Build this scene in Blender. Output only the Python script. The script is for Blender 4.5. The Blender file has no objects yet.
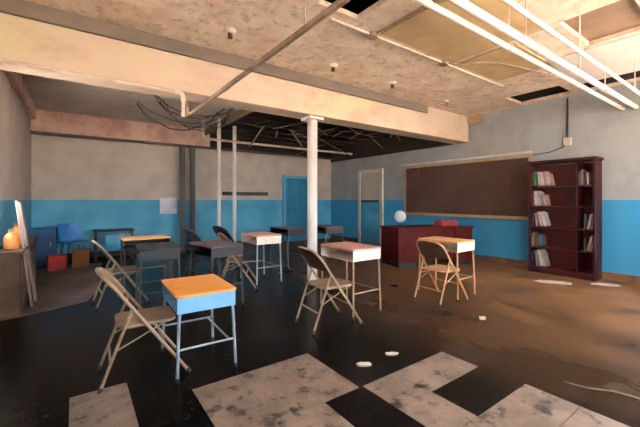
import bpy, bmesh, math, random
from mathutils import Vector, Matrix
random.seed(7)
S = bpy.context.scene
C = S.collection
PI = math.pi

# ------------------------------------------------------------------ colour and materials
def lin(c):
    return tuple(((v/255)/12.92 if v/255 <= .04045 else ((v/255+.055)/1.055)**2.4) for v in c) + (1,)

def mat(name, col, rough=.6, col2=None, scale=6, thr=(.45, .6), bump=0, bscale=40, metal=0, stretch=(1, 1, 1), spec=.5,
        col3=None, scale3=1.2, thr3=(.5, .65)):
    m = bpy.data.materials.new(name); m.use_nodes = True
    nt = m.node_tree; N = nt.nodes; L = nt.links
    b = N['Principled BSDF']
    b.inputs['Roughness'].default_value = rough
    b.inputs['Metallic'].default_value = metal
    b.inputs['Specular IOR Level'].default_value = spec
    tc = N.new('ShaderNodeTexCoord')
    mp = N.new('ShaderNodeMapping'); mp.inputs['Scale'].default_value = stretch
    L.new(tc.outputs['Object'], mp.inputs['Vector'])
    def noise(sc, det=6):
        n = N.new('ShaderNodeTexNoise'); n.inputs['Scale'].default_value = sc; n.inputs['Detail'].default_value = det
        n.inputs['Roughness'].default_value = .65
        L.new(mp.outputs['Vector'], n.inputs['Vector']); return n
    def mixc(a, bcol, sc, th):
        n = noise(sc)
        r = N.new('ShaderNodeMapRange'); r.inputs['From Min'].default_value = th[0]; r.inputs['From Max'].default_value = th[1]
        L.new(n.outputs['Fac'], r.inputs['Value'])
        x = N.new('ShaderNodeMix'); x.data_type = 'RGBA'
        L.new(r.outputs['Result'], x.inputs['Factor'])
        if isinstance(a, tuple): x.inputs[6].default_value = a
        else: L.new(a, x.inputs[6])
        x.inputs[7].default_value = bcol
        return x.outputs[2]
    out = lin(col)
    if col2: out = mixc(out, lin(col2), scale, thr)
    if col3: out = mixc(out, lin(col3), scale3, thr3)
    if isinstance(out, tuple): b.inputs['Base Color'].default_value = out
    else: L.new(out, b.inputs['Base Color'])
    if bump:
        n = noise(bscale, 8)
        bp = N.new('ShaderNodeBump'); bp.inputs['Strength'].default_value = bump; bp.inputs['Distance'].default_value = .02
        L.new(n.outputs['Fac'], bp.inputs['Height']); L.new(bp.outputs['Normal'], b.inputs['Normal'])
    m['out'] = 0
    return m

def two_tone(name, up, up2, low, low2, z=1.3):
    """painted wall: pale paint above a blue dado"""
    m = mat(name, up, .7, up2, 2.2, (.42, .7), .12, 18)
    nt = m.node_tree; N = nt.nodes; L = nt.links; b = N['Principled BSDF']
    src = b.inputs['Base Color'].links[0].from_socket
    geo = N.new('ShaderNodeNewGeometry'); sx = N.new('ShaderNodeSeparateXYZ'); L.new(geo.outputs['Position'], sx.inputs[0])
    n = N.new('ShaderNodeTexNoise'); n.inputs['Scale'].default_value = 1.4; n.inputs['Detail'].default_value = 7
    L.new(geo.outputs['Position'], n.inputs['Vector'])
    r = N.new('ShaderNodeMapRange'); r.inputs['From Min'].default_value = .4; r.inputs['From Max'].default_value = .66
    L.new(n.outputs['Fac'], r.inputs['Value'])
    lo = N.new('ShaderNodeMix'); lo.data_type = 'RGBA'; lo.inputs[6].default_value = lin(low); lo.inputs[7].default_value = lin(low2)
    L.new(r.outputs['Result'], lo.inputs['Factor'])
    gt = N.new('ShaderNodeMath'); gt.operation = 'GREATER_THAN'; gt.inputs[1].default_value = z
    L.new(sx.outputs['Z'], gt.inputs[0])
    fx = N.new('ShaderNodeMix'); fx.data_type = 'RGBA'
    L.new(gt.outputs[0], fx.inputs['Factor']); L.new(lo.outputs[2], fx.inputs[6]); L.new(src, fx.inputs[7])
    L.new(fx.outputs[2], b.inputs['Base Color'])
    return m

def tile_floor(name):
    m = mat(name, (12, 11, 11), .36, (20, 17, 16), 1.1, (.4, .65), .12, 14, spec=.05, col3=(36, 29, 26), scale3=2.6, thr3=(.6, .74))
    nt = m.node_tree; N = nt.nodes; L = nt.links; b = N['Principled BSDF']
    src = b.inputs['Base Color'].links[0].from_socket
    geo = N.new('ShaderNodeNewGeometry')
    mp = N.new('ShaderNodeMapping'); mp.inputs['Location'].default_value = (-1.625, -1.75, 0)
    L.new(geo.outputs['Position'], mp.inputs['Vector'])
    br = N.new('ShaderNodeTexBrick'); br.offset = 0
    br.inputs['Scale'].default_value = 1; br.inputs['Brick Width'].default_value = .325; br.inputs['Row Height'].default_value = .325
    br.inputs['Mortar Size'].default_value = .004; br.inputs['Color1'].default_value = (1, 1, 1, 1)
    br.inputs['Color2'].default_value = (.72, .7, .7, 1); br.inputs['Mortar'].default_value = (.4, .4, .4, 1)
    L.new(mp.outputs['Vector'], br.inputs['Vector'])
    mu = N.new('ShaderNodeMix'); mu.data_type = 'RGBA'; mu.blend_type = 'MULTIPLY'; mu.inputs['Factor'].default_value = .8
    L.new(src, mu.inputs[6]); L.new(br.outputs['Color'], mu.inputs[7])
    # dust and window glare in the right of the room, painted as one brown patch
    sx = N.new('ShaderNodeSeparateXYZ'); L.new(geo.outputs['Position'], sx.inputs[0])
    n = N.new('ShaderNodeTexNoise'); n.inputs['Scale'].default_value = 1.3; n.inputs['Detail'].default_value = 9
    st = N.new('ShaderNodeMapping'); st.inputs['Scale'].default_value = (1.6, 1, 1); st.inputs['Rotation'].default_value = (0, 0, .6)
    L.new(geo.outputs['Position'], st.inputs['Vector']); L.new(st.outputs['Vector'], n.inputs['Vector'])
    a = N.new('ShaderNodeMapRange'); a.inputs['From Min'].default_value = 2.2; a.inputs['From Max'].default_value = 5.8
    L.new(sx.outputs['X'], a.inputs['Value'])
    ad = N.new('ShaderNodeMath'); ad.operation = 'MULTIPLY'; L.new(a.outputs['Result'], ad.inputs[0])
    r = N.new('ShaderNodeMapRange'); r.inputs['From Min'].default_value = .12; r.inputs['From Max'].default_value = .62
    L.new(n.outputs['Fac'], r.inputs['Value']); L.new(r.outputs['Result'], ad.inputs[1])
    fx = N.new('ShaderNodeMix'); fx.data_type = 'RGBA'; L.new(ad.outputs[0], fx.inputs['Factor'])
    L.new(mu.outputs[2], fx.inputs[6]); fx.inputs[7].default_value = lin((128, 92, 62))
    # flecks of grit and chipped tile all over
    fl = N.new('ShaderNodeTexNoise'); fl.inputs['Scale'].default_value = 16; fl.inputs['Detail'].default_value = 10; fl.inputs['Roughness'].default_value = .75
    L.new(st.outputs['Vector'], fl.inputs['Vector'])
    fr = N.new('ShaderNodeMapRange'); fr.inputs['From Min'].default_value = .57; fr.inputs['From Max'].default_value = .72; fr.inputs['To Max'].default_value = .5
    L.new(fl.outputs['Fac'], fr.inputs['Value'])
    f2 = N.new('ShaderNodeMix'); f2.data_type = 'RGBA'; L.new(fr.outputs['Result'], f2.inputs['Factor'])
    L.new(fx.outputs[2], f2.inputs[6]); f2.inputs[7].default_value = lin((78, 64, 56))
    L.new(f2.outputs[2], b.inputs['Base Color'])
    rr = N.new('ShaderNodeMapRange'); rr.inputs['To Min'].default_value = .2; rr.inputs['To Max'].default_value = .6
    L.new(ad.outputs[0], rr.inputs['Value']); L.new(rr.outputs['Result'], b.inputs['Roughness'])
    return m

def globe_paint():
    return mat('globe_print', (190, 215, 218), .4, (226, 214, 196), 9, (.48, .52), spec=.5)

M = dict(
    wall=two_tone('painted_wall', (190, 172, 156), (168, 150, 134), (90, 166, 190), (66, 142, 172)),
    wall_cool=two_tone('painted_wall_right', (150, 148, 144), (134, 130, 126), (48, 136, 176), (56, 132, 162)),  # same wall paint, cool sky light of the right wall put into the colour
    doortone=two_tone('two_tone_door_paint', (188, 172, 154), (170, 152, 134), (84, 160, 190), (60, 130, 160)),
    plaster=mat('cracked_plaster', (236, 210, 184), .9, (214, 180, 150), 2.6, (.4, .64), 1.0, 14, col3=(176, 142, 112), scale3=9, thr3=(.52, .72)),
    shade_plaster=mat('shaded_plaster', (212, 192, 174), .9, (186, 166, 148), 1.6, (.4, .66), .4, 16),  # rear copy of the plaster, its shade behind the beam put into the colour
    beam=mat('beam_paint', (196, 170, 146), .85, (172, 144, 118), 1.7, (.45, .68), .25, 14, stretch=(.5, 1, 1), col3=(196, 180, 136), scale3=1.1, thr3=(.58, .68)),
    pinkpaint=mat('flaking_pink_paint', (214, 174, 152), .8, (184, 138, 124), 2, (.42, .6), .3, 14),
    ochre=mat('water_stained_board', (184, 152, 104), .9, (164, 130, 88), 2.4, (.4, .66), .25, 20),
    brownboard=mat('bare_brown_board', (128, 96, 66), .9, (106, 76, 52), 3, (.4, .66), .2, 20),
    whiteboard=mat('whitewashed_board', (214, 200, 186), .85, (196, 180, 164), 2, (.4, .66), .2, 20),
    greytrim=mat('grey_brown_strip', (112, 94, 78), .8, (92, 80, 70), 3, (.4, .66), .15, 20, stretch=(.4, 1, 1)),
    sootshade=mat('sooty_timber_and_shade', (48, 36, 28), .95, (30, 22, 18), 4, (.4, .66), .4, 20),  # sooty timber and the shade of the ceiling voids in one dark colour
    lath=mat('old_lath', (136, 110, 86), .95, (92, 70, 52), 8, (.4, .66), .3, 30),
    floor=tile_floor('worn_dark_tile'),
    tile=mat('pale_tile', (128, 108, 93), .55, (100, 84, 72), 4, (.4, .62), .35, 30, col3=(38, 30, 26), scale3=7, thr3=(.53, .64)),
    wood_base=mat('brown_baseboard', (132, 92, 62), .6, (98, 64, 44), 4, (.4, .65), .1, 30),
    darkbase=mat('black_baseboard', (40, 36, 36), .6, (54, 46, 42), 4, (.4, .65), .1, 30),
    whitepipe=mat('white_pipe_paint', (236, 224, 212), .45, (212, 190, 168), 5, (.5, .66), .1, 30),
    tanpipe=mat('dull_pipe_paint', (150, 122, 96), .6, (116, 90, 68), 6, (.42, .62), .15, 30),
    palepipe=mat('cream_pipe_paint', (216, 196, 172), .55, (188, 160, 134), 5, (.45, .66), .1, 30),
    column=mat('pale_column_paint', (214, 200, 190), .55, (190, 170, 156), 3, (.45, .66), .15, 24, stretch=(1, 1, .4)),
    darksteel=mat('dark_steel', (74, 64, 58), .6, (54, 46, 42), 4, (.4, .65), .1, 30),
    socket=mat('porcelain', (226, 206, 184), .4, (200, 176, 150), 8, (.5, .6)),
    brass=mat('dark_brass', (92, 70, 48), .5, metal=.6),
    board=mat('brown_chalkboard', (88, 64, 52), .85, (78, 54, 44), 1.4, (.4, .66), .05, 30, spec=.2, col3=(112, 80, 70), scale3=3, thr3=(.6, .75)),
    boardframe=mat('oak_frame', (176, 140, 100), .6, (150, 112, 78), 5, (.4, .65)),
    mahog=mat('mahogany', (88, 22, 12), .5, (64, 16, 10), 3, (.4, .65), .06, 30, spec=.2, stretch=(3, 3, .5)),
    mahogdark=mat('dark_mahogany', (60, 18, 20), .5, (44, 14, 18), 3, (.4, .65), .06, 30, spec=.2, stretch=(3, 3, .5)),
    deskred=mat('red_brown_desk', (84, 16, 8), .5, (62, 10, 6), 3, (.4, .65), .06, 30, spec=.15),
    blackwood=mat('black_plinth', (26, 24, 26), .5),
    doorblue=mat('teal_door_paint', (34, 122, 148), .5, (26, 104, 130), 2, (.4, .65), .06, 20),
    framblue=mat('pale_blue_frame', (104, 164, 192), .5, (86, 146, 176), 3, (.4, .65)),
    cream=mat('cream_frame', (206, 192, 172), .55, (186, 168, 148), 3, (.4, .65)),
    steel=mat('pale_steel', (172, 174, 176), .35, (140, 140, 142), 8, (.4, .65), metal=.5),
    dullsteel=mat('dull_steel', (92, 90, 92), .4, (66, 64, 66), 8, (.4, .65), metal=.4),
    bluegrey=mat('blue_grey_metal', (112, 162, 204), .45, (98, 144, 186), 5, (.4, .65)),
    legblue=mat('grey_blue_tube', (150, 164, 172), .4, (120, 132, 138), 8, (.4, .65), metal=.3),
    orange=mat('orange_laminate', (214, 142, 52), .45, (226, 150, 80), 4, (.45, .6), .04, 30, col3=(204, 120, 66), scale3=6, thr3=(.58, .7)),
    pinktop=mat('pink_worn_laminate', (198, 148, 132), .45, (176, 120, 108), 4, (.42, .62), .04, 30),
    tantop=mat('tan_laminate', (216, 164, 104), .4, (196, 140, 84), 4, (.42, .62), .04, 30),
    salmontop=mat('salmon_laminate', (220, 160, 138), .4, (206, 140, 120), 4, (.42, .62)),
    plumtop=mat('plum_laminate', (96, 68, 74), .4, (76, 54, 60), 4, (.42, .62)),
    blacktop=mat('black_laminate', (20, 19, 21), .5, (28, 26, 28), 4, (.42, .62)),
    whitebox=mat('cream_desk_metal', (232, 216, 196), .4, (214, 192, 168), 5, (.45, .66)),
    greybox=mat('dark_grey_metal', (34, 31, 33), .5, (26, 24, 26), 5, (.45, .66)),
    rubber=mat('rubber', (40, 36, 34), .8),
    chairtan=mat('tan_chair_enamel', (150, 122, 94), .4, (120, 94, 70), 7, (.45, .64), .05, 40),
    chairtan2=mat('tan_seat_enamel', (132, 104, 82), .45, (106, 82, 64), 7, (.45, .64), .05, 40),
    chairwarm=mat('warm_tan_enamel', (186, 134, 92), .38, (156, 106, 70), 7, (.45, .64), .05, 40),
    chairpink=mat('rosy_tan_seat', (202, 146, 116), .45, (176, 122, 96), 7, (.45, .64)),
    chairbrown=mat('brown_enamel_and_shade', (84, 60, 44), .45, (64, 46, 34), 7, (.45, .64)),
    chairdark=mat('black_enamel', (44, 42, 46), .45, (58, 52, 56), 7, (.45, .64)),
    navy=mat('navy_paint', (8, 62, 100), .5, (10, 76, 124), 3, (.4, .65)),
    blueplastic=mat('blue_plastic', (22, 100, 170), .45, (30, 120, 186), 4, (.4, .65)),
    lightblue=mat('light_blue_panel', (66, 158, 196), .5, (56, 140, 180), 3, (.4, .65)),
    redbox=mat('faded_red_card', (168, 42, 34), .7, (138, 32, 36), 5, (.4, .65)),
    card=mat('brown_card', (136, 86, 48), .8, (112, 70, 40), 5, (.4, .65)),
    orangejug=mat('orange_plastic', (224, 140, 66), .5, (200, 112, 52), 5, (.4, .65)),
    plank=mat('pale_pinkish_wood', (158, 132, 122), .8, (120, 98, 92), 6, (.4, .65), stretch=(4, 4, .4)),
    litfloor=mat('brown_lit_floor', (92, 74, 62), .95, (76, 60, 52), 3, (.4, .65), .4, 60, col3=(104, 82, 84), scale3=1.1, thr3=(.5, .62)),
    radiator=mat('brown_casing', (98, 70, 48), .9, (78, 56, 40), 3, (.4, .65), .1, 20),
    lightpatch=mat('white_light_patch', (226, 220, 224), .9, (196, 190, 200), 4, (.42, .64)),
    paper=mat('dirty_paper', (190, 176, 164), .9, (150, 132, 118), 8, (.45, .66)),
    globe=globe_paint(),
    wire=mat('dark_cable', (44, 36, 32), .7),
    glass=None,
)
g = bpy.data.materials.new('window_glass'); g.use_nodes = True
gb = g.node_tree.nodes['Principled BSDF']
gb.inputs['Base Color'].default_value = (.95, .97, 1, 1); gb.inputs['Roughness'].default_value = .02
gb.inputs['Transmission Weight'].default_value = 1; gb.inputs['IOR'].default_value = 1.02
M['glass'] = g

# ------------------------------------------------------------------ mesh helpers
def obj(name, bm, m, parent=None, smooth=False, bevel=0):
    bmesh.ops.recalc_face_normals(bm, faces=bm.faces)
    me = bpy.data.meshes.new(name); bm.to_mesh(me); bm.free()
    if smooth:
        for p in me.polygons: p.use_smooth = True
        try: me.set_sharp_from_angle(angle=math.radians(40))
        except Exception: pass
    me.materials.append(M[m] if isinstance(m, str) else m)
    o = bpy.data.objects.new(name, me); C.objects.link(o)
    if bevel:
        b = o.modifiers.new('bevel', 'BEVEL'); b.width = bevel; b.segments = 2; b.limit_method = 'ANGLE'
    if parent: o.parent = parent
    return o

def box(bm, a, b, rot=None, piv=None):
    x0, y0, z0 = a; x1, y1, z1 = b
    vs = [Vector((x, y, z)) for x in (x0, x1) for y in (y0, y1) for z in (z0, z1)]
    if rot:
        p = Vector(piv) if piv else Vector(((x0+x1)/2, (y0+y1)/2, z0))
        vs = [p + rot @ (v-p) for v in vs]
    v = [bm.verts.new(c) for c in vs]
    for f in ((0, 1, 3, 2), (4, 6, 7, 5), (0, 4, 5, 1), (2, 3, 7, 6), (0, 2, 6, 4), (1, 5, 7, 3)):
        bm.faces.new([v[i] for i in f])
    return bm

def tube(bm, pts, r, n=10, cap=True):
    pts = [Vector(p) for p in pts]
    rings = []
    t0 = (pts[1]-pts[0]).normalized()
    ref = Vector((0, 0, 1)) if abs(t0.z) < .9 else Vector((1, 0, 0))
    u = t0.cross(ref).normalized()
    for i, p in enumerate(pts):
        if i == 0: t = pts[1]-pts[0]
        elif i == len(pts)-1: t = pts[-1]-pts[-2]
        else: t = (pts[i+1]-p).normalized() + (p-pts[i-1]).normalized()
        t.normalize()
        u = (u - t*u.dot(t)).normalized(); w = t.cross(u)
        rr = r[i] if isinstance(r, (list, tuple)) else r
        rings.append([bm.verts.new(p + (u*math.cos(a)+w*math.sin(a))*rr) for a in (2*PI*k/n for k in range(n))])
    for a, b in zip(rings, rings[1:]):
        for k in range(n):
            bm.faces.new((a[k], a[(k+1) % n], b[(k+1) % n], b[k]))
    if cap:
        bm.faces.new(rings[0][::-1]); bm.faces.new(rings[-1])
    return bm

def lathe(bm, prof, n=24, at=(0, 0, 0)):
    rings = []
    for r, z in prof:
        rings.append([bm.verts.new((at[0]+max(r, 1e-4)*math.cos(2*PI*k/n), at[1]+max(r, 1e-4)*math.sin(2*PI*k/n), at[2]+z)) for k in range(n)])
    for a, b in zip(rings, rings[1:]):
        for k in range(n):
            bm.faces.new((a[k], a[(k+1) % n], b[(k+1) % n], b[k]))
    bm.faces.new(rings[0][::-1]); bm.faces.new(rings[-1])
    return bm

def poly(bm, pts, z0, z1):
    a = [bm.verts.new((x, y, z0)) for x, y in pts]; b = [bm.verts.new((x, y, z1)) for x, y in pts]
    bm.faces.new(a[::-1]); bm.faces.new(b)
    n = len(pts)
    for i in range(n): bm.faces.new((a[i], a[(i+1) % n], b[(i+1) % n], b[i]))
    return bm

def rrect(x0, y0, x1, y1, r, n=5):
    pts = []
    for cx, cy, a0 in ((x1-r, y1-r, 0), (x0+r, y1-r, PI/2), (x0+r, y0+r, PI), (x1-r, y0+r, 1.5*PI)):
        for k in range(n+1):
            a = a0 + PI/2*k/n
            pts.append((cx+r*math.cos(a), cy+r*math.sin(a)))
    return pts

NB = bmesh.new
def bx(a, b, **k): return box(NB(), a, b, **k)
def tb(p, r, n=10): return tube(NB(), p, r, n)

def thing(name, label, cat, loc=(0, 0, 0), rz=0, group=None):
    o = bpy.data.objects.new(name, None); C.objects.link(o); o.empty_display_size = .1
    o.location = loc; o.rotation_euler = (0, 0, rz)
    return tag(o, label, cat, group)
def tag(o, label, cat, group=None):
    o['label'] = label; o['category'] = cat
    if group: o['group'] = group
    return o
def struct(name, bm, m, smooth=False, bevel=0):
    o = obj(name, bm, m, None, smooth, bevel); o['kind'] = 'structure'; return o
def dup(root, loc, rz, label, mats=None, sz=1):
    r = root.copy(); C.objects.link(r); r.location = loc; r.rotation_euler = (0, 0, rz); r['label'] = label; r.scale = (1, 1, sz)
    def rec(src, dst):
        for ch in [c for c in src.children]:
            c = ch.copy(); C.objects.link(c); c.parent = dst
            base = c.name.split('.')[0]
            if mats and base in mats:
                c.data = c.data.copy(); c.data.materials[0] = M[mats[base]]
            rec(ch, c)
    rec(root, r)
    return r

# ------------------------------------------------------------------ room constants
XL, XR, YB, YF = -.73, 7.1, 9.2, -1.3
ZC = 3.15
BY0, BY1, BZ = 4.2, 4.55, 2.58

# floor
struct('floor', bx((XL-.2, YF-.2, -.1), (XR+.2, YB+.2, 0)), 'floor')
# pale tiles still stuck down in the foreground (3 mm, cut on the tile grid)
def tilebm(cells):
    bm = NB()
    for x0, y0, x1, y1 in cells:
        nx = max(1, round((x1-x0)/.325)); ny = max(1, round((y1-y0)/.325))
        for i in range(nx):
            for j in range(ny):
                ax = x0+(x1-x0)*i/nx; bx_ = x0+(x1-x0)*(i+1)/nx
                ay = y0+(y1-y0)*j/ny; by = y0+(y1-y0)*(j+1)/ny
                box(bm, (ax+.0015, ay+.0015, -.002), (bx_-.0015, by-.0015, .003))
    return bm
struct('trim_1', tilebm([(.65, 1.75, 1.6, 2.4), (.62, .45, 1.3, 1.75)]), 'tile')
struct('trim_2', tilebm([(1.63, 1.425, 2.55, 1.75), (1.63, .45, 1.96, 1.425), (1.96, .45, 2.58, 1.1)]), 'tile')
struct('trim_3', tilebm([(-.03, 2.1, .3, 2.77)]), 'tile')

# walls
struct('wall_back', bx((XL-.2, YB, 0), (XR+.2, YB+.15, 3.7)), 'wall')
wins = [(.2, 1.7), (2.3, 4.1), (4.5, 6.2)]; fillwinsR = [(-1.1, .7)]; fillwinsL = [(4.62, 5.55)]  # right and left wall windows are unseen, added for fill light
WZ0, WZ1 = .95, 2.75
def side_wall(name, x0, x1, ws, m, k):
    bm = NB(); ys = [YF-.15]+[v for w in ws for v in w]+[YB]
    for c, d in zip(ys[::2], ys[1::2]): box(bm, (x0, c, 0), (x1, d, 3.7))
    for c, d in ws: box(bm, (x0, c, 0), (x1, d, WZ0)); box(bm, (x0, c, WZ1), (x1, d, 3.7))
    struct(name, bm, m)
    xm = (x0+x1)/2
    for c, d in ws:
        bm = NB()
        for y in (c, (c+d)/2-.025, d-.05): box(bm, (xm-.025, y, WZ0), (xm+.025, y+.05, WZ1))
        for z in (WZ0, (WZ0+WZ1)/2, WZ1-.05): box(bm, (xm-.025, c, z), (xm+.025, d, z+.05))
        o = struct('window_%d' % k, bm, 'cream'); k += 1  # unseen side window, added for the light it lets in
        obj('pane', bx((xm-.003, c+.02, WZ0+.02), (xm+.003, d-.02, WZ1-.02)), 'glass', o)
side_wall('wall_left', XL-.15, XL, fillwinsL, 'wall', 5)
side_wall('wall_right', XR, XR+.15, fillwinsR, 'wall_cool', 4)
# window wall behind the camera
bm = NB()
box(bm, (XL, YF-.15, 0), (XR, YF, WZ0)); box(bm, (XL, YF-.15, WZ1), (XR, YF, 3.7))
xs = [XL] + [v for w in wins for v in w] + [XR]
for a, b in zip(xs[::2], xs[1::2]): box(bm, (a, YF-.15, WZ0), (b, YF, WZ1))
struct('wall_front', bm, 'wall')
for i, (a, b) in enumerate(wins):
    bm = NB()
    for x in (a, (a+b)/2-.025, b-.05): box(bm, (x, YF-.1, WZ0), (x+.05, YF-.05, WZ1))
    for z in (WZ0, (WZ0+WZ1)/2, WZ1-.05): box(bm, (a, YF-.1, z), (b, YF-.05, z+.05))
    o = struct('window_%d' % (i+1), bm, 'cream')
    obj('pane', bx((a+.02, YF-.08, WZ0+.02), (b-.02, YF-.074, WZ1-.02)), 'glass', o)

# ceiling of the front bay with its holes, ceiling of the back bay where it still hangs
def sheet(x0, x1, y0, y1, holes, z0, z1):
    xs = sorted({x0, x1} | {v for h in holes for v in (h[0], h[1]) if x0 < v < x1})
    ys = sorted({y0, y1} | {v for h in holes for v in (h[2], h[3]) if y0 < v < y1})
    bm = NB()
    for a, b in zip(xs, xs[1:]):
        for c, d in zip(ys, ys[1:]):
            mx, my = (a+b)/2, (c+d)/2
            if any(h[0] <= mx <= h[1] and h[2] <= my <= h[3] for h in holes): continue
            box(bm, (a, c, z0), (b, d, z1))
    bmesh.ops.remove_doubles(bm, verts=bm.verts, dist=1e-5)
    return bm
H1 = (4.1, 5.0, .85, 1.42); H2 = (6.35, 7.0, 2.2, 3.05); H3 = (1.85, 2.35, 2.15, 2.6); H4 = (6.55, 7.08, .6, 2.0)
struct('ceiling', sheet(XL, XR, YF, BY0, [H1, H2, H3, H4], ZC, ZC+.05), 'plaster')
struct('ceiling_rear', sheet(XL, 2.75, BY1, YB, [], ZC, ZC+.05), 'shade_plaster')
struct('ceiling_deck', bx((XL-.15, YF-.15, 3.55), (XR+.15, YB+.15, 3.7)), 'sootshade')
struct('trim_4', bx((H1[0]-.05, H1[2]-.05, ZC+.05), (H1[1]+.05, H1[3]+.05, ZC+.08)), 'brownboard')
struct('trim_5', bx((5.08, .4, ZC-.012), (6.5, 1.95, ZC)), 'whiteboard')
struct('trim_6', bx((2.75, 1.55, ZC-.012), (4.1, 2.66, ZC)), 'ochre')
struct('trim_7', bx((4.2, 1.9, ZC-.012), (5.3, 2.66, ZC)), 'ochre')
struct('trim_8', bx((XL, BY0, BZ), (XR, BY1, 3.55)), 'beam', bevel=.012)            # the big cross beam
struct('trim_9', bx((XL, BY0-.05, 3.0), (5.6, BY0, ZC)), 'greytrim', bevel=.01)       # darker grey-brown strip along its top
struct('trim_10', bx((XL, YB-.22, 2.69), (2.9, YB, ZC)), 'pinkpaint', bevel=.01)     # boxing along the back wall
struct('trim_11', bx((XL, BY1, 2.93), (XL+.09, YB-.22, ZC)), 'pinkpaint', bevel=.01) # boxing along the left wall
struct('trim_12', bx((XL, YB-.26, 2.64), (XR, YB-.2, 2.7)), 'darksteel', bevel=.01)  # dark edge under it
struct('trim_13', bx((2.75, YB-.02, 2.7), (XR, YB, 3.55)), 'sootshade')
struct('trim_14', bx((XR-.02, BY1, 2.58), (XR, YB-.02, 3.55)), 'sootshade')
struct('trim_15', bx((XR-.02, YF, ZC+.05), (XR, BY0, 3.55)), 'sootshade')  # dark sheet painting shade inside the ceiling holes by the wall
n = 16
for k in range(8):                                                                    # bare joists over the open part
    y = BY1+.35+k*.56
    struct('trim_%d' % n, bx((2.76, y, 3.02), (XR-.03, y+.06, 3.28)), 'sootshade'); n += 1
struct('trim_%d' % n, bx((2.75, BY1, 3.0), (2.8, YB-.22, ZC+.05)), 'lath'); n += 1
struct('trim_%d' % n, bx((XR-.06, BY0-.3, 2.98), (XR, BY0, 3.14)), 'ochre'); n += 1
# baseboards
struct('baseboard_right', bx((XR-.025, YF, 0), (XR, 6.55, .12)), 'wood_base', bevel=.006)
struct('baseboard_right_rear', bx((XR-.025, 7.85, 0), (XR, YB, .12)), 'darkbase', bevel=.006)
struct('baseboard_back', bx((XL, YB-.025, 0), (5.2, YB, .14)), 'darkbase', bevel=.006)
struct('baseboard_left', bx((XL, YF, 0), (XL+.02, YB, .12)), 'darkbase', bevel=.006)

# door in the back wall
d = struct('door_1', bx((5.3, YB-.035, .01), (6.22, YB-.005, 1.98)), 'doorblue', bevel=.004)
bm = NB()
box(bm, (5.2, YB-.06, 0), (5.3, YB, 2.06)); box(bm, (6.22, YB-.06, 0), (6.32, YB, 2.06)); box(bm, (5.3, YB-.06, 1.98), (6.22, YB, 2.06))
obj('door_frame', bm, 'framblue', d)
bm = NB()
for z0, z1 in ((.2, .9), (1.1, 1.8)):
    for x0, x1 in ((5.42, 5.72), (5.82, 6.1)): box(bm, (x0, YB-.045, z0), (x1, YB-.034, z1))
obj('raised_panels', bm, 'doorblue', d, bevel=.004)
bm = lathe(NB(), [(.012, 0), (.012, .03), (.03, .04), (.032, .06), (.01, .075)], 14)
bmesh.ops.transform(bm, matrix=Matrix.Translation((5.38, YB-.035, 1.0)) @ Matrix.Rotation(PI/2, 4, 'X'), verts=bm.verts)
obj('door_knob', bm, 'brass', d, True)
# two tone door in the right wall
d = struct('door_2', bx((XR-.03, 6.86, .01), (XR-.004, 7.68, 2.12)), 'doortone', bevel=.004)
bm = NB()
box(bm, (XR-.06, 6.76, 0), (XR, 6.86, 2.2)); box(bm, (XR-.06, 7.68, 0), (XR, 7.78, 2.2)); box(bm, (XR-.06, 6.86, 2.12), (XR, 7.68, 2.2))
obj('door_frame', bm, 'cream', d)
obj('push_bar', bx((XR-.08, 6.93, 1.24), (XR-.03, 7.6, 1.3)), 'darksteel', d, bevel=.008)
obj('door_handle', tb([(XR-.03, 6.94, 1.0), (XR-.07, 6.94, 1.0), (XR-.07, 7.05, 1.0)], .01), 'brass', d, True)

# ------------------------------------------------------------------ columns and pipes
t = thing('support_column', 'round pale support column standing under the ceiling beam', 'column', (2.5, 4.375, 0))
def colpos(px, y):
    tt = (px-320)/340; d = y/(.811-.585*tt); return .585*d+.811*tt*d
cx = colpos(312.3, 4.375); t.location.x = cx
obj('shaft', lathe(NB(), [(.078, .03), (.078, BZ-.04)], 28), 'column', t, True)
obj('cap_plate', bx((-.13, -.13, BZ-.04), (.13, .13, BZ)), 'column', t, bevel=.004)
obj('base_plate', bx((-.13, -.13, 0), (.13, .13, .03)), 'darksteel', t, bevel=.004)

for px, lab in ((219, 'thin pale pipe rising before the coat rail, left one of the close pair'),
                (234.5, 'thin pale pipe rising before the coat rail, right one of the close pair')):
    x = colpos(px, 7.6)
    t = thing('standing_pipe', lab, 'pipe', (x, 7.6, 0))
    obj('pipe', tb([(0, 0, .02), (0, 0, ZC if x < 2.75 else 3.02)], .042, 14), 'column', t, True)
    obj('collar', lathe(NB(), [(.05, 0), (.06, .01), (.06, .06), (.05, .07)], 18, (0, 0, 2.62)), 'pinkpaint', t, True)
    obj('floor_flange', lathe(NB(), [(.08, 0), (.08, .015), (.045, .03)], 18), 'darksteel', t, True)
for px, lab in ((182.5, 'dark steel post against the back wall, left one of two'),
                (192.5, 'dark steel post against the back wall, right one of two')):
    x = colpos(px, 8.85)
    t = thing('steel_post', lab, 'post', (x, 8.85, 0))
    bm = NB()
    box(bm, (-.055, -.05, .012), (.055, -.038, 2.62)); box(bm, (-.055, .038, .012), (.055, .05, 2.62)); box(bm, (-.008, -.038, .012), (.008, .038, 2.62))
    obj('web_and_flanges', bm, 'darksteel', t)
    obj('base_plate', bx((-.08, -.08, 0), (.08, .08, .012)), 'darksteel', t)
    obj('top_plate', bx((-.07, -.07, 2.62), (.07, .07, 2.64)), 'darksteel', t)

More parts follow.
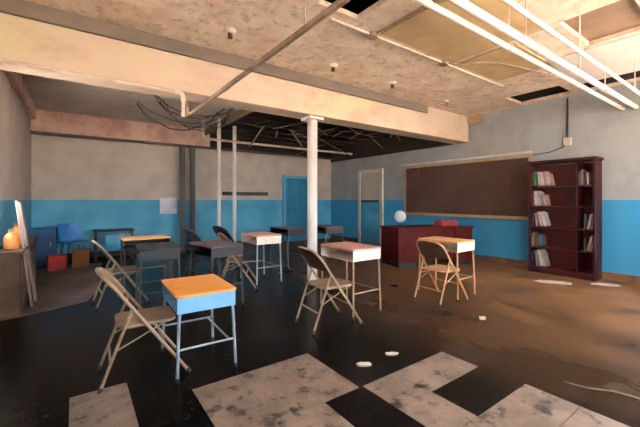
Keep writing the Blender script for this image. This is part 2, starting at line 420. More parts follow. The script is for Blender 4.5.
def pipe_thing(name, label, parts, loc=(0, 0, 0)):
    t = thing(name, label, 'pipe', loc)
    for pn, bm, m in parts: obj(pn, bm, m, t, True)
    return t
def hangers(xs, y, z, r, top):
    out = []
    for x in xs:
        bm = tb([(x, y, z+r*.9), (x, y, top)], .007, 8)
        out.append(('hanger_rod', bm, 'palepipe'))
        bm = NB()
        lathe(bm, [(r*1.05, -.02), (r*1.3, -.02), (r*1.3, .02), (r*1.05, .02)], 18)
        bmesh.ops.transform(bm, matrix=Matrix.Translation((x, y, z)) @ Matrix.Rotation(PI/2, 4, 'Y'), verts=bm.verts)
        out.append(('clamp', bm, 'palepipe'))
    return out
pipe_thing('ceiling_pipe', 'lower white pipe of the clamped pair under the ceiling at right', [('pipe', tb([(1.5, 1.57, 2.75), (XR, 1.57, 2.75)], .026, 14), 'whitepipe')] + hangers((3.35, 5.2), 1.57, 2.75, .026, ZC))
pipe_thing('ceiling_pipe', 'upper, thicker white pipe of the clamped pair at the top right', [('pipe', tb([(1.5, 1.42, 2.75), (XR, 1.42, 2.75)], .034, 14), 'whitepipe')] + hangers((3.35, 5.6), 1.42, 2.75, .034, ZC)
           + [('coupling', tb([(3.6, 1.42, 2.75), (3.75, 1.42, 2.75)], .042, 16), 'palepipe'), ('coupling', tb([(4.4, 1.42, 2.75), (4.5, 1.42, 2.75)], .042, 16), 'palepipe')])
pipe_thing('ceiling_pipe', 'single thin white pipe running alone at the far top right', [('pipe', tb([(1.5, 1.21, 2.75), (XR, 1.21, 2.75)], .02, 14), 'whitepipe')] + hangers((4.0, 6.0), 1.21, 2.75, .02, ZC))
pipe_thing('ceiling_pipe', 'brown pipe slanting across the ceiling below the cross beam', [('pipe', tb([(1.31, -1.29, 2.5), (1.31, 5.0, 2.5)], .024, 14), 'tanpipe'),
           ('hanger_rod', tb([(1.31, 2.0, 2.52), (1.31, 2.0, ZC)], .006, 8), 'tanpipe'), ('end_riser', tb([(1.31, 5.0, 2.5), (1.31, 5.05, 2.53), (1.31, 5.05, ZC)], .024, 14), 'tanpipe')])
ex = colpos(183, 4.17)
pipe_thing('beam_pipe', 'thin pale pipe along the bottom of the beam ending in an elbow', [
    ('pipe', tb([(XL, 4.165, 2.55), (ex-.05, 4.165, 2.55), (ex-.015, 4.165, 2.535), (ex, 4.165, 2.5), (ex, 4.165, 2.28)], .018, 14), 'palepipe'),
    ('elbow', tb([(ex-.1, 4.165, 2.55), (ex-.05, 4.165, 2.55), (ex-.015, 4.165, 2.535), (ex, 4.165, 2.5), (ex, 4.165, 2.45)], .027, 14), 'palepipe'),
    ('end_cap', tb([(ex, 4.165, 2.27), (ex, 4.165, 2.32)], .025, 14), 'palepipe')])
# conduit with junction boxes on the ceiling
t = thing('ceiling_conduit', 'pale electrical conduit with junction boxes fixed to the plaster ceiling', 'conduit', (0, 0, 0))
obj('conduit', tb([(2.1, 2.72, ZC-.02), (5.6, 2.72, ZC-.02)], .014), 'palepipe', t, True)
obj('side_conduit', tb([(2.68, 2.72, ZC-.02), (2.68, 1.6, ZC-.02)], .013), 'tanpipe', t, True)
obj('side_conduit', tb([(4.0, 2.72, ZC-.02), (4.55, 2.3, ZC-.02), (5.6, 2.05, ZC-.02)], .011), 'tanpipe', t, True)
for x in (2.68, 4.0):
    obj('junction_box', lathe(NB(), [(.055, -.05), (.06, -.04), (.06, 0)], 16, (x, 2.72, ZC)), 'tanpipe', t, True)
# lamp sockets in a row
for x, y, lab in ((1.37, 3.57, 'bare porcelain lamp holder on the ceiling, nearest the slanting brown pipe'), (2.87, 3.67, 'bare porcelain lamp holder on the ceiling, second of the row from the left'),
                  (4.05, 3.67, 'bare porcelain lamp holder on the ceiling, third of the row from the left'), (5.6, 3.75, 'bare porcelain lamp holder on the ceiling nearest the blackboard wall')):
    t = thing('lamp_holder', lab, 'lamp holder', (x, y, ZC), 0, 'bare lamp holders along the ceiling')
    obj('rose', lathe(NB(), [(.03, -.04), (.06, -.03), (.065, 0)], 18), 'socket', t, True)
    obj('socket', lathe(NB(), [(.018, -.09), (.028, -.09), (.026, -.04)], 16), 'brass', t, True)
# shadowy hanging laths in the open part of the ceiling
rnd = random.Random(4)
jy = [BY1+.35+k*.56+.03 for k in range(8)]
for k in range(36):
    L_ = rnd.uniform(.45, 1.15); y = rnd.choice(jy[:7]); x = rnd.uniform(3.1, 6.7)
    hang = rnd.uniform(.0, .12) if k % 2 else rnd.uniform(.2, .75)
    hang = min(hang, math.asin(min(.9, .42/L_)))
    a = rnd.uniform(-.5, .5) + (0 if rnd.random() < .5 else PI) + PI/2*(k % 3 == 0)
    dx, dy = math.cos(a)*L_*math.cos(hang), math.sin(a)*L_*math.cos(hang)
    if not (2.95 < x+dx < 6.95): a = PI-a
    if not (4.75 < y+dy < 8.85): a = -a
    bm = bx((-.02, -.02, -.012), (L_, .02, 0))
    bmesh.ops.transform(bm, matrix=Matrix.Rotation(a, 4, 'Z') @ Matrix.Rotation(hang, 4, 'Y'), verts=bm.verts)
    o = obj('broken_lath', bm, 'lath'); o.location = (x, y, 3.022)
    tag(o, 'broken lath hanging in the dark open ceiling behind the beam', 'lath', 'broken laths in the open ceiling')
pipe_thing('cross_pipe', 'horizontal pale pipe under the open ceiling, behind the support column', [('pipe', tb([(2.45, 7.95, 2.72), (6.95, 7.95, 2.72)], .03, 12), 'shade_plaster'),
           ('end_elbow', tb([(2.45, 7.95, 2.72), (2.4, 7.95, 2.74), (2.4, 7.95, ZC)], .036, 12), 'shade_plaster'), ('hanger_rod', tb([(5.0, 7.95, 2.74), (5.0, 7.95, 3.02)], .008, 8), 'sootshade')])

t = thing('hanging_cables', 'tangle of black cables hanging below the ceiling near the dark posts', 'cables', (0, 0, 0))
rc = random.Random(11)
for k in range(6):
    ya = 6.4+.18*k; xa = rc.uniform(.9, 1.3); xb = rc.uniform(2.3, 2.72); sag = rc.uniform(.22, .5); pts = []
    for q in range(15):
        u = q/14; pts.append((xa+(xb-xa)*u+.03*math.sin(9*u+k), ya+.25*u*rc.uniform(.9, 1.1)*(-1)**k, ZC-.005-sag*(4*u*(1-u))**.8-.02*math.sin(13*u)**2*(0 < q < 14)))
    obj('cable', tb(pts, .012 if k % 2 else .008, 8), 'wire', t, True)

# ------------------------------------------------------------------ right wall fittings
t = thing('blackboard', 'long brown wall blackboard with wooden frame beside the bookcase', 'blackboard', (XR, 4.45, 1.55))
obj('writing_surface', bx((-.02, -1.5, -.58), (0, 1.5, .58)), 'board', t)
bm = NB()
box(bm, (-.035, -1.54, .57), (0, 1.54, .61)); box(bm, (-.035, -1.54, -.61), (0, 1.54, -.57)); box(bm, (-.035, -1.54, -.57), (0, -1.49, .57)); box(bm, (-.035, 1.49, -.57), (0, 1.54, .57))
obj('frame', bm, 'boardframe', t, bevel=.004)
bm = NB(); box(bm, (-.1, -1.54, -.635), (0, 1.54, -.612)); box(bm, (-.1, -1.54, -.612), (-.09, 1.54, -.59))
obj('chalk_tray', bm, 'boardframe', t, bevel=.003)
o = obj('map_rail', bx((XR-.025, 2.9, 2.2), (XR, 6.1, 2.24)), 'cream', bevel=.004); tag(o, 'thin pale rail on the wall above the blackboard', 'rail')
t = thing('wall_conduit', 'dark cable and conduit on the wall above the bookcase', 'cable', (0, 0, 0))
obj('conduit', tb([(XR-.02, 2.32, 3.1), (XR-.02, 2.32, 2.3)], .014), 'wire', t, True)
obj('cable', tb([(XR-.02, 2.32, 2.3), (XR-.02, 2.4, 2.24), (XR-.02, 2.6, 2.18), (XR-.02, 2.88, 2.16)], .009), 'wire', t, True)
obj('wall_box', bx((XR-.06, 2.26, 2.27), (XR, 2.38, 2.4)), 'cream', t, bevel=.006)
# coat rail on back wall
t = thing('coat_rail', 'dark coat rail with hooks on the back wall', 'coat rail', (4.0, YB, 1.48))
obj('board', bx((-.7, -.025, -.05), (.7, 0, .05)), 'darksteel', t, bevel=.004)
for k in range(7):
    x = -.6+k*.2
    obj('hook', tb([(x, -.025, 0), (x, -.06, -.005), (x, -.075, .025)], .006, 8), 'brass', t, True)
# patch of window light on the back wall, painted white
struct('trim_%d' % n, bx((1.72, YB-.004, .95), (2.12, YB, 1.36)), 'lightpatch'); n += 1

# ------------------------------------------------------------------ bookcase and books
BX0, BX1, BYa, BYb = 6.74, XR-.03, 1.83, 2.82
t = thing('bookcase', 'tall open mahogany bookcase standing against the right wall', 'bookcase', (0, 0, 0))
obj('side_panel', bx((BX0, BYa, 0), (BX1, BYa+.035, 1.95)), 'mahogdark', t, bevel=.003)
obj('side_panel', bx((BX0, BYb-.035, 0), (BX1, BYb, 1.95)), 'mahogdark', t, bevel=.003)
obj('divider', bx((BX0+.01, 2.075, .1), (BX1-.015, 2.1, 1.93)), 'mahogdark', t)
obj('back_panel', bx((BX1-.015, BYa+.035, .08), (BX1, BYb-.035, 1.93)), 'mahog', t)
obj('cornice', bx((BX0-.02, BYa-.02, 1.95), (BX1, BYb+.02, 2.0)), 'mahogdark', t, bevel=.006)
obj('plinth', bx((BX0+.01, BYa+.035, 0), (BX1-.02, BYb-.035, .08)), 'mahogdark', t)
SH = [.08, .44, .80, 1.17, 1.53]
for z in SH:
    for ya, yb in ((BYa+.035, 2.075), (2.1, BYb-.035)):
        obj('shelf', bx((BX0+.015, ya, z), (BX1-.015, yb, z+.02)), 'mahog', t)
bookcols = {'cream': (206, 176, 160), 'pale pink': (196, 152, 140), 'green': (64, 142, 104), 'red': (140, 30, 28), 'grey': (140, 134, 136), 'tan': (176, 148, 112), 'brown': (108, 78, 56), 'dark plum': (62, 38, 50), 'white': (222, 208, 196), 'slate': (88, 92, 104)}
for k_, v_ in bookcols.items(): M['book_'+k_] = mat('book_'+k_.replace(' ', '_'), tuple(int(c*.8) for c in v_), .6, tuple(int(c*.6) for c in v_), 12, (.45, .65))
M['pages'] = mat('book_pages', (150, 136, 118), .9)
ordn = ['leftmost', 'second from left', 'third from left', 'fourth from left', 'fifth from left', 'sixth from left', 'seventh from left']
rown = ['bottom', 'second lowest', 'middle', 'second highest', 'top']
rows = {
    ('left', 4): [('brown', .035, .24, 0), ('green', .04, .26, 0), ('cream', .045, .25, .12), ('white', .04, .24, .14), ('pale pink', .045, .25, .16), ('cream', .035, .22, .2)],
    ('left', 3): [('red', .03, .22, 0), ('white', .045, .27, .06), ('cream', .04, .25, .1), ('grey', .045, .2, .12), ('pale pink', .035, .2, .16)],
    ('left', 2): [('dark plum', .04, .22, 0), ('pale pink', .04, .24, .1), ('cream', .045, .26, .2), ('white', .04, .25, .26)],
    ('left', 1): [('tan', .045, .24, 0), ('brown', .04, .22, .1), ('slate', .05, .2, .14)],
    ('left', 0): [('dark plum', .04, .26, 0), ('grey', .045, .28, .1), ('white', .045, .29, .18), ('cream', .03, .25, .24)],
    ('right', 4): [('slate', .03, .22, 0), ('tan', .03, .25, 0), ('dark plum', .035, .24, 0), ('white', .025, .2, .05)],
    ('right', 2): [('slate', .035, .24, 0), ('white', .03, .26, -.2), ('grey', .03, .22, -.22)],
    ('right', 1): [('brown', .03, .2, 0), ('tan', .035, .26, -.22), ('cream', .03, .24, -.26)],
}
for (bay, r), bl in rows.items():
    y = (BYb-.037) if bay == 'left' else 2.07
    if bay == 'right' and r != 4: y = 2.07-.07
    prev = 0
    for i, (cn, w, hh, lean) in enumerate(bl):
        # lean = top towards the left end (+Y) of the shelf
        dpt = .2 + .012*((i*7) % 4)
        off = hh*math.sin(abs(lean))
        if lean > 0: y -= max(0, off-prev)
        if lean < 0 : y -= 0
        lab = '%s book, %s on the %s shelf, %s bookcase bay' % (cn, ordn[i], rown[r], bay)
        t = thing('book', lab, 'book', (BX0+.05, y, SH[r]+.02), 0, 'books on the %s shelf, %s bay' % (rown[r], bay))
        # local: spine faces -X, thickness towards -Y
        a = obj('cover', bx((0, -w, 0), (dpt, 0, hh)), 'book_'+cn, t, bevel=.003)
        p = obj('page_block', bx((.004, -w+.004, hh-.006), (dpt+.002, -.004, hh+.001)), 'pages', t)
        if lean > 0:   # rests on its left bottom edge, top leaning left
            t.rotation_euler = (-lean, 0, 0); t.location.z += w*math.sin(lean)
        elif lean < 0:
            t.rotation_euler = (-lean, 0, 0)
            t.location.y -= 0
        prev = off if lean > 0 else 0
        y -= w/max(.5, math.cos(lean)) + .003
        if lean < 0: y -= .0

# ------------------------------------------------------------------ school desks
def make_desk(label, H, mats, W=.44, D=.62, ap=.115, name='school_desk'):
    """local: long side along Y, open side of the book box towards -X"""
    t = thing(name, label, 'desk')
    obj('desktop', poly(NB(), rrect(-W/2, -D/2, W/2, D/2, .03), H-.02, H), mats[0], t, bevel=.004)
    bm = NB(); a, b = W/2-.012, D/2-.012; z0, z1 = H-.02-ap, H-.0201
    box(bm, (-a, -b, z0), (a, b, z0+.004))
    box(bm, (-a, -b, z0+.004), (a, -b+.004, z1)); box(bm, (-a, b-.004, z0+.004), (a, b, z1)); box(bm, (a-.004, -b+.004, z0+.004), (a, b-.004, z1))
    obj('book_box', bm, mats[1], t)
    for sx in (-1, 1):
        for sy in (-1, 1):
            lx, ly = sx*(W/2-.03), sy*(D/2-.03)
            l = obj('leg', tb([(lx, ly, z0), (lx+sx*.004, ly+sy*.004, z0-.05), (lx+sx*.02, ly+sy*.02, .015)], .0115, 12), mats[2], t, True)
            obj('foot_cap', tb([(lx+sx*.02, ly+sy*.02, 0), (lx+sx*.02, ly+sy*.02, .03)], .0145, 12), 'rubber', l, True)
    zb = .36*H
    f = 1-(zb/z0); q = .004+.016*f
    for sy in (-1, 1):
        y = sy*(D/2-.03+q)
        obj('end_rail', tb([(-W/2+.03-q, y, zb), (W/2-.03+q, y, zb)], .008, 10), mats[2], t, True)
    obj('long_rail', tb([(W/2-.06, -D/2+.03-q, zb+.0), (W/2-.06, D/2-.03+q, zb)], .008, 10), mats[2], t, True)
    return t
od = make_desk('small school desk with an orange top and pale blue metal sides', .615, ('orange', 'bluegrey', 'legblue'), W=.45, D=.62)
od.location = (.815, 2.85, 0); od.rotation_euler.z = -.03
md = make_desk('school desk with pinkish top and cream metal end, in front of the pale column', .76, ('pinktop', 'whitebox', 'chairtan'))
md['group'] = 'school desks'; od['group'] = 'school desks'
md.location = (2.66, 3.08, 0); md.rotation_euler.z = .0
dup(md, (4.17, 2.8, 0), .03, 'school desk with a bright tan top, nearest the bookcase', {'desktop': 'tantop', 'leg': 'chairwarm', 'end_rail': 'chairwarm'})
dup(md, (2.42, 4.98, 0), .0, 'school desk with salmon top and cream end, in the second row behind the orange desk', {'desktop': 'salmontop', 'leg': 'steel', 'end_rail': 'steel'})
bd = dup(md, (.80, 4.42, 0), -.08, 'black school desk directly behind the orange topped one', {'desktop': 'blacktop', 'book_box': 'greybox', 'leg': 'dullsteel', 'end_rail': 'dullsteel', 'long_rail': 'greybox'})
dup(bd, (1.44, 4.25, 0), .16, 'dark plum topped desk between the black desk and the salmon topped desk', {'desktop': 'plumtop', 'book_box': 'greybox'})
dup(md, (.84, 5.55, 0), PI/2, 'tan topped school desk at the back left, turned broadside', {'desktop': 'tantop', 'book_box': 'greybox', 'leg': 'chairbrown', 'end_rail': 'chairbrown'})
dup(bd, (3.4, 5.8, 0), .1, 'dark topped school desk seen just left of the pale column', {'desktop': 'plumtop'})
dup(bd, (4.3, 5.7, 0), -.12, 'dark school desk far back, just right of the pale column', {'desktop': 'plumtop'})

# ------------------------------------------------------------------ folding chairs
def make_chair(label, mats, H=.85):
    """local: sitter faces +X; the bent tube runs from front feet up to the arched back"""
    t = thing('folding_chair', label, 'chair', group='folding metal chairs')
    hw = .215
    def fx(z): return .285-.655*z/.85*.86
    side = [(fx(z), hw-.012*max(0, z-.5)/.3, z) for z in (.012, .2, .43, .62, .72)]
    arch = []
    zt = H-.01
    for k in range(1, 12):
        a = PI/2*k/6
        yy = (hw-.01)*math.copysign(abs(math.cos(a))**.75, math.cos(a)) if k != 6 else 0
        zz = .72+(zt-.72)*abs(math.sin(a))**.8
        arch.append((fx(zz)-.03*(1-(yy/hw)**2), yy, zz))
    pts = side + arch + [(x, -y, z) for x, y, z in reversed(side)]
    obj('bent_frame', tb(pts, .0125, 12), mats[0], t, True)
    # backrest: curved sheet filling the arch
    bm = NB(); nu, nv = 16, 7
    g_ = []
    for j in range(nv+1):
        row = []
        for i in range(nu+1):
            u = -1+2*i/nu
            top = .72+(zt-.72)*(max(0, 1-abs(u)**2.4))**.5
            z = .60+(top-.60)*j/nv
            y = u*(hw-.012)
            row.append((fx(z)-.03*(1-u*u), y, z))
        g_.append(row)
    vs = [[[bm.verts.new((x+s, y, z)) for x, y, z in row] for row in g_] for s in (-.003, .003)]
    for s in (0, 1):
        for j in range(nv):
            for i in range(nu): bm.faces.new((vs[s][j][i], vs[s][j][i+1], vs[s][j+1][i+1], vs[s][j+1][i]))
    for j in range(nv):
        for i in (0, nu): bm.faces.new((vs[0][j][i], vs[0][j+1][i], vs[1][j+1][i], vs[1][j][i]))
    for i in range(nu):
        for j in (0, nv): bm.faces.new((vs[0][j][i], vs[0][j][i+1], vs[1][j][i+1], vs[1][j][i]))
    obj('backrest', bm, mats[1], t, True)
    # seat with a rolled lip
    obj('seat', poly(NB(), rrect(-.19, -.175, .205, .175, .06), .428, .442), mats[1], t, bevel=.006)
    obj('seat_lip', tb([(-.13, -.172, .424), (.15, -.172, .424), (.19, -.14, .424), (.2, 0, .424), (.19, .14, .424), (.15, .172, .424), (-.13, .172, .424)], .011, 10), mats[0], t, True)
    for s in (-1, 1):
        l = obj('rear_leg', tb([(-.285, s*.19, .012), (-.09, s*.193, .575)], .011, 12), mats[0], t, True)
        obj('foot_tip', tb([(-.289, s*.19, 0), (-.278, s*.19, .035)], .015, 12), 'rubber', l, True)
        f = obj('foot_tip', tb([(.286, s*hw, 0), (.27, s*hw, .035)], .0155, 12), 'rubber', t, True)
        obj('seat_link', tb([(.12, s*.186, .42), (-.195, s*.19, .27)], .006, 8), mats[0], t, True)
    obj('crossbar', tb([(-.225, -.19, .19), (-.225, .19, .19)], .008, 10), mats[0], t, True)
    obj('crossbar', tb([(fx(.24), -hw, .24), (fx(.24), hw, .24)], .008, 10), mats[0], t, True)
    return t
CP = ('bent_frame', 'rear_leg', 'crossbar', 'seat_link', 'seat_lip')
def cm(frame, sheet_): return dict({k: frame for k in CP}, seat=sheet_, backrest=sheet_)
c0 = make_chair('tan metal folding chair drawn up to the orange topped desk', ('chairtan', 'chairtan2'))
c0.location = (.43, 2.90, 0); c0.rotation_euler.z = -.04; c0.scale.z = .95
dup(c0, (2.18, 2.87, 0), -.1, 'tan metal folding chair at the pinkish topped desk before the column', {**cm('chairtan', 'chairtan2'), 'backrest': 'chairbrown'}, .97)  # backrest's shaded back painted in darker brown
dup(c0, (3.87, 2.68, 0), .0, 'warm tan folding chair at the desk nearest the bookcase', {**cm('chairwarm', 'chairpink'), 'backrest': 'chairbrown'}, .94)  # shade on the backrest put into its brown colour
dup(c0, (2.0, 4.86, 0), -.5, 'brown folding chair angled beside the salmon topped desk', cm('chairtan', 'chairbrown'), .95)
dup(c0, (.48, 5.0, 0), .05, 'brown folding chair behind the black desk, nearest the left wall', cm('chairtan', 'chairbrown'), .95)
dup(c0, (1.72, 5.62, 0), .15, 'black folding chair behind the plum topped desk, left of two', cm('chairdark', 'chairdark'))
dup(c0, (2.3, 5.95, 0), .25, 'black folding chair beyond the angled brown chair, right of two', cm('chairdark', 'chairdark'))

# ------------------------------------------------------------------ teacher's desk, globe and red box
P1 = Vector((4.98, 4.36, 0)); P2 = Vector((6.6, 3.82, 0))
ang = math.atan2(P2.y-P1.y, P2.x-P1.x); Ld = (P2-P1).length
t = thing('teacher_desk', 'large red-brown wooden desk in front of the blackboard', 'desk', P1, ang)
obj('desktop', bx((-.02, -.02, .725), (Ld+.02, .72, .765)), 'deskred', t, bevel=.006)
obj('front_panel', bx((.4, .03, .12), (Ld-.4, .05, .725)), 'deskred', t)
for x0 in (0, Ld-.42):
    p = obj('pedestal', bx((x0, .0, .1), (x0+.42, .7, .725)), 'deskred', t, bevel=.004)
    obj('plinth', bx((x0+.02, .02, 0), (x0+.4, .68, .1)), 'blackwood', t)
    for k in range(3):
        dr = obj('drawer', bx((x0+.03, .7, .13+k*.2), (x0+.39, .712, .31+k*.2)), 'deskred', p, bevel=.003)
tw = lambda x, y: P1 + Vector((math.cos(ang)*x-math.sin(ang)*y, math.sin(ang)*x+math.cos(ang)*y, .765))
gl = thing('globe', 'pale globe on a stand on the red-brown desk', 'globe', tw(.27, .4), .6)
obj('base', lathe(NB(), [(.08, 0), (.08, .012), (.03, .025), (.012, .05), (.012, .075)], 24), 'brass', gl, True)
obj('meridian_arc', tb([(.132*math.sin(a), 0, .2-.132*math.cos(a)) for a in (PI*k/14 for k in range(0, 13))], .006, 8), 'brass', gl, True)
bm = NB(); bmesh.ops.create_uvsphere(bm, u_segments=32, v_segments=18, radius=.12)
bmesh.ops.translate(bm, vec=(0, 0, .2), verts=bm.verts)
obj('ball', bm, 'globe', gl, True)
t = thing('storage_box', 'red box lying on the right end of the red-brown desk', 'box', tw(1.33, .35), ang)
obj('body', bx((-.2, -.13, 0), (.2, .13, .07)), 'redbox', t, bevel=.003)
obj('lid', bx((-.205, -.135, .07), (.205, .135, .1)), 'redbox', t, bevel=.003)

# ------------------------------------------------------------------ the left corner
t = thing('storage_cabinet', 'dark navy cabinet in the back left corner', 'cabinet', (-.5, 8.7, 0))
obj('body', bx((-.22, -.28, .04), (.2, .3, .74)), 'navy', t, bevel=.005)
obj('door', bx((-.2, -.3, .06), (.18, -.28, .72)), 'navy', t, bevel=.004)
obj('handle', tb([(.12, -.3, .4), (.12, -.325, .4), (.12, -.325, .5), (.12, -.3, .5)], .006, 8), 'steel', t, True)
obj('plinth', bx((-.2, -.26, 0), (.18, .28, .04)), 'blackwood', t)
def plastic_chair(label, loc, rz):
    t = thing('plastic_chair', label, 'chair', loc, rz)
    bm = NB(); prof = [(.2, .40), (.19, .43), (.1, .435), (-.1, .425), (-.17, .45), (-.2, .55), (-.23, .68), (-.25, .8)]
    nn = 8; gr = []
    for x, z in prof:
        gr.append([(x+(.03 if z > .5 else 0)*(abs(-1+2*i/nn)**2), (-1+2*i/nn)*.2, z+(.02*(abs(-1+2*i/nn)**2) if z < .5 else 0)) for i in range(nn+1)])
    vs = [[[bm.verts.new((x, y, z+s)) for x, y, z in r] for r in gr] for s in (0, .008)]
    for s in (0, 1):
        for j in range(len(prof)-1):
            for i in range(nn): bm.faces.new((vs[s][j][i], vs[s][j][i+1], vs[s][j+1][i+1], vs[s][j+1][i]))
    for j in range(len(prof)-1):
        for i in (0, nn): bm.faces.new((vs[0][j][i], vs[0][j+1][i], vs[1][j+1][i], vs[1][j][i]))
    for i in range(nn):
        for j in (0, len(prof)-1): bm.faces.new((vs[0][j][i], vs[0][j][i+1], vs[1][j][i+1], vs[1][j][i]))
    obj('shell', bm, 'blueplastic', t, True)
    for sx in (-1, 1):
        for sy in (-1, 1):
            obj('leg', tb([(sx*.12, sy*.13, .42), (sx*.19, sy*.19, 0)], .011, 10), 'darksteel', t, True)
    return t
plastic_chair('blue plastic chair beside the navy cabinet', (-.02, 8.62, 0), -1.2)
t = thing('storage_box', 'faded red box on the floor in front of the blue plastic chair', 'box', (-.28, 8.0, .008), .15)
obj('body', bx((-.13, -.15, 0), (.13, .15, .22)), 'redbox', t, bevel=.003)
obj('lid', bx((-.135, -.155, .22), (.135, .155, .26)), 'redbox', t, bevel=.003)
t = thing('storage_box', 'brown cardboard box on the floor by the light blue panelled table', 'box', (.1, 8.12, .008), -.1)
obj('body', bx((-.13, -.12, 0), (.13, .12, .33)), 'card', t, bevel=.002)
obj('flap', bx((-.13, -.12, 0), (.0, .12, .004), rot=Matrix.Rotation(.5, 3, 'Y'), piv=(-.13, 0, 0)), 'card', t).location.z = .331
t = thing('panel_table', 'small dark topped table with a light blue front panel by the back wall', 'table', (.74, 8.8, 0))
obj('tabletop', bx((-.42, -.25, .62), (.34, .25, .65)), 'blackwood', t, bevel=.004)
obj('front_panel', bx((-.2, -.22, .2), (.3, -.2, .52)), 'lightblue', t, bevel=.003)
obj('panel_edging', bx((-.2, -.225, .52), (.3, -.195, .545)), 'paper', t)
for sx in (-.38, .3):
    for sy in (-.21, .21): obj('leg', bx((sx-.018, sy-.018, 0), (sx+.018, sy+.018, .62)), 'darksteel', t)
t = thing('radiator_casing', 'low brown casing along the left wall', 'casing', (XL+.022, 6.0, 0))
obj('body', bx((0, -.95, 0), (.21, .95, .7)), 'radiator', t, bevel=.004)
obj('top_board', bx((0, -.98, .7), (.24, .98, .73)), 'radiator', t, bevel=.005)
bm = NB()
for k in range(13): box(bm, (.21, -.85+k*.135, .12), (.216, -.77+k*.135, .58))
obj('grille', bm, 'chairbrown', t)
for y, hgt, lab in ((5.32, .21, 'shorter orange plastic jug on the brown casing, nearer one'), (5.75, .25, 'taller orange plastic jug on the brown casing, farther one')):
    j = thing('plastic_jug', lab, 'jug', (XL+.13, y, .73), 0, 'orange jugs')
    obj('body', lathe(NB(), [(.06, 0), (.07, .01), (.07, hgt*.6), (.05, hgt*.8), (.022, hgt*.9), (.022, hgt)], 20), 'orangejug', j, True)
    obj('cap', lathe(NB(), [(.027, hgt-.01), (.027, hgt+.02)], 16), 'card', j, True)
    obj('handle', tb([(.03, 0, hgt*.88), (.075, 0, hgt*.85), (.085, 0, hgt*.6), (.068, 0, hgt*.5)], .008, 8), 'orangejug', j, True)
for (x, y, tx, ty, tz, lab) in ((-.42, 5.35, -.557, 5.33, 1.27, 'pale weathered plank leaning on the brown casing, nearer of two'), (-.40, 5.62, -.555, 5.65, 1.25, 'pale weathered plank leaning on the brown casing, farther of two')):
    v = Vector((tx-x, ty-y, tz)); Lp = v.length
    bm = bx((-.035, -.012, 0), (.035, .012, Lp))
    q = v.to_track_quat('Z', 'Y').to_matrix().to_4x4()
    bmesh.ops.transform(bm, matrix=q, verts=bm.verts)
    o = obj('leaning_plank', bm, 'plank', bevel=.002); o.location = (x, y, .022); tag(o, lab, 'plank', 'planks leaning on the brown casing')
o = obj('lit_floor_patch', poly(NB(), [(-.7, 4.95), (-.2, 5.1), (.12, 5.26), (.3, 5.9), (.36, 7.2), (.46, 8.35), (-.7, 8.4)], 0, .008), 'litfloor')  # lit floor by the left wall, made as a thin brown sheet
tag(o, 'brown sheet standing for lit floor beside the left wall', 'floor patch')

# ------------------------------------------------------------------ scraps on the floor
def scrap(label, x, y, sx, sy, rz, h_=.012):
    bm = NB(); rr = random.Random(int(x*1000)); pts = []
    for k in range(9):
        a = 2*PI*k/9; q = rr.uniform(.75, 1.1); pts.append((sx*q*math.cos(a), sy*q*math.sin(a)))
    poly(bm, pts, 0, .004)
    for v in bm.verts:
        if v.co.z > .002: v.co.z += rr.uniform(0, h_)
    o = obj('paper_scrap', bm, 'paper'); o.location = (x, y, .0005); o.rotation_euler.z = rz
    return tag(o, label, 'scrap', 'paper scraps on the floor')
scrap('pale paper scrap lying alone just beyond the light tiles, left one', 1.85, 1.97, .06, .035, -.6)
scrap('pale paper scrap just beyond the light tiles, right one', 2.17, 1.97, .055, .03, -.5)
scrap('small crumpled paper scrap on the dark floor right of the tan topped desk', 3.62, 1.98, .05, .04, .2, .03)
scrap('long paper sheet on the floor in front of the bookcase', 6.1, 2.2, .28, .09, -1.0)
scrap('grey paper sheet on the floor beside the bookcase', 6.6, 1.66, .2, .1, -1.0)
t = obj('floor_strip', tb([(2.82, .95, .008), (2.86, .82, .008), (2.95, .7, .01), (3.0, .5, .008)], .006, 8), 'tile', None, True)
tag(t, 'broken pale edging strip lying on the dark floor at right', 'strip')

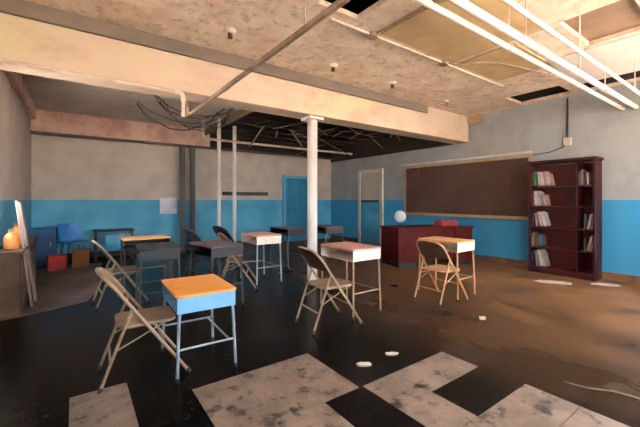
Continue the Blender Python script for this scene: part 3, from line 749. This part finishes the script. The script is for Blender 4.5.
# ------------------------------------------------------------------ light
# daylight: a cool sky above the horizon, warm sunlit ground below it, entering by the windows, the side ones added
W = bpy.data.worlds.new('daylight'); S.world = W; W.use_nodes = True
nt = W.node_tree; N = nt.nodes; L = nt.links; bg = N['Background']
geo = N.new('ShaderNodeTexCoord'); sx = N.new('ShaderNodeSeparateXYZ'); L.new(geo.outputs['Generated'], sx.inputs[0])
mr = N.new('ShaderNodeMapRange'); mr.inputs['From Min'].default_value = -.03; mr.inputs['From Max'].default_value = .03
L.new(sx.outputs['Z'], mr.inputs['Value'])
mx = N.new('ShaderNodeMix'); mx.data_type = 'RGBA'; L.new(mr.outputs['Result'], mx.inputs['Factor'])
GROUND = 26; SKY = 19
mx.inputs[6].default_value = (GROUND, GROUND*.86, GROUND*.73, 1); mx.inputs[7].default_value = (SKY*.80, SKY*.92, SKY, 1)
L.new(mx.outputs[2], bg.inputs['Color']); bg.inputs['Strength'].default_value = 1
def portal(loc, rot, sx, sy):
    l = bpy.data.lights.new('window_portal', 'AREA'); l.shape = 'RECTANGLE'; l.size = sx; l.size_y = sy; l.cycles.is_portal = True
    o = bpy.data.objects.new('window_portal', l); C.objects.link(o); o.location = loc; o.rotation_euler = rot
for a, b in wins: portal(((a+b)/2, YF-.16, (WZ0+WZ1)/2), (PI/2, 0, 0), b-a, WZ1-WZ0)
for a, b in fillwinsR: portal((XR+.16, (a+b)/2, (WZ0+WZ1)/2), (PI/2, 0, PI/2), b-a, WZ1-WZ0)
for a, b in fillwinsL: portal((XL-.16, (a+b)/2, (WZ0+WZ1)/2), (PI/2, 0, -PI/2), b-a, WZ1-WZ0)

# ------------------------------------------------------------------ camera
cam = bpy.data.cameras.new('camera'); co = bpy.data.objects.new('camera', cam); C.objects.link(co)
cam.sensor_width = 36; cam.lens = 340/640*36; cam.shift_y = -13.5/640; cam.clip_start = .05
co.location = (0, 0, 1.3); co.rotation_euler = (PI/2, 0, -math.radians(35.8))
S.camera = co
S.view_settings.view_transform = 'Standard'; S.view_settings.look = 'None'
S.view_settings.exposure = .2; S.view_settings.gamma = 1; S.view_settings.use_curve_mapping = False
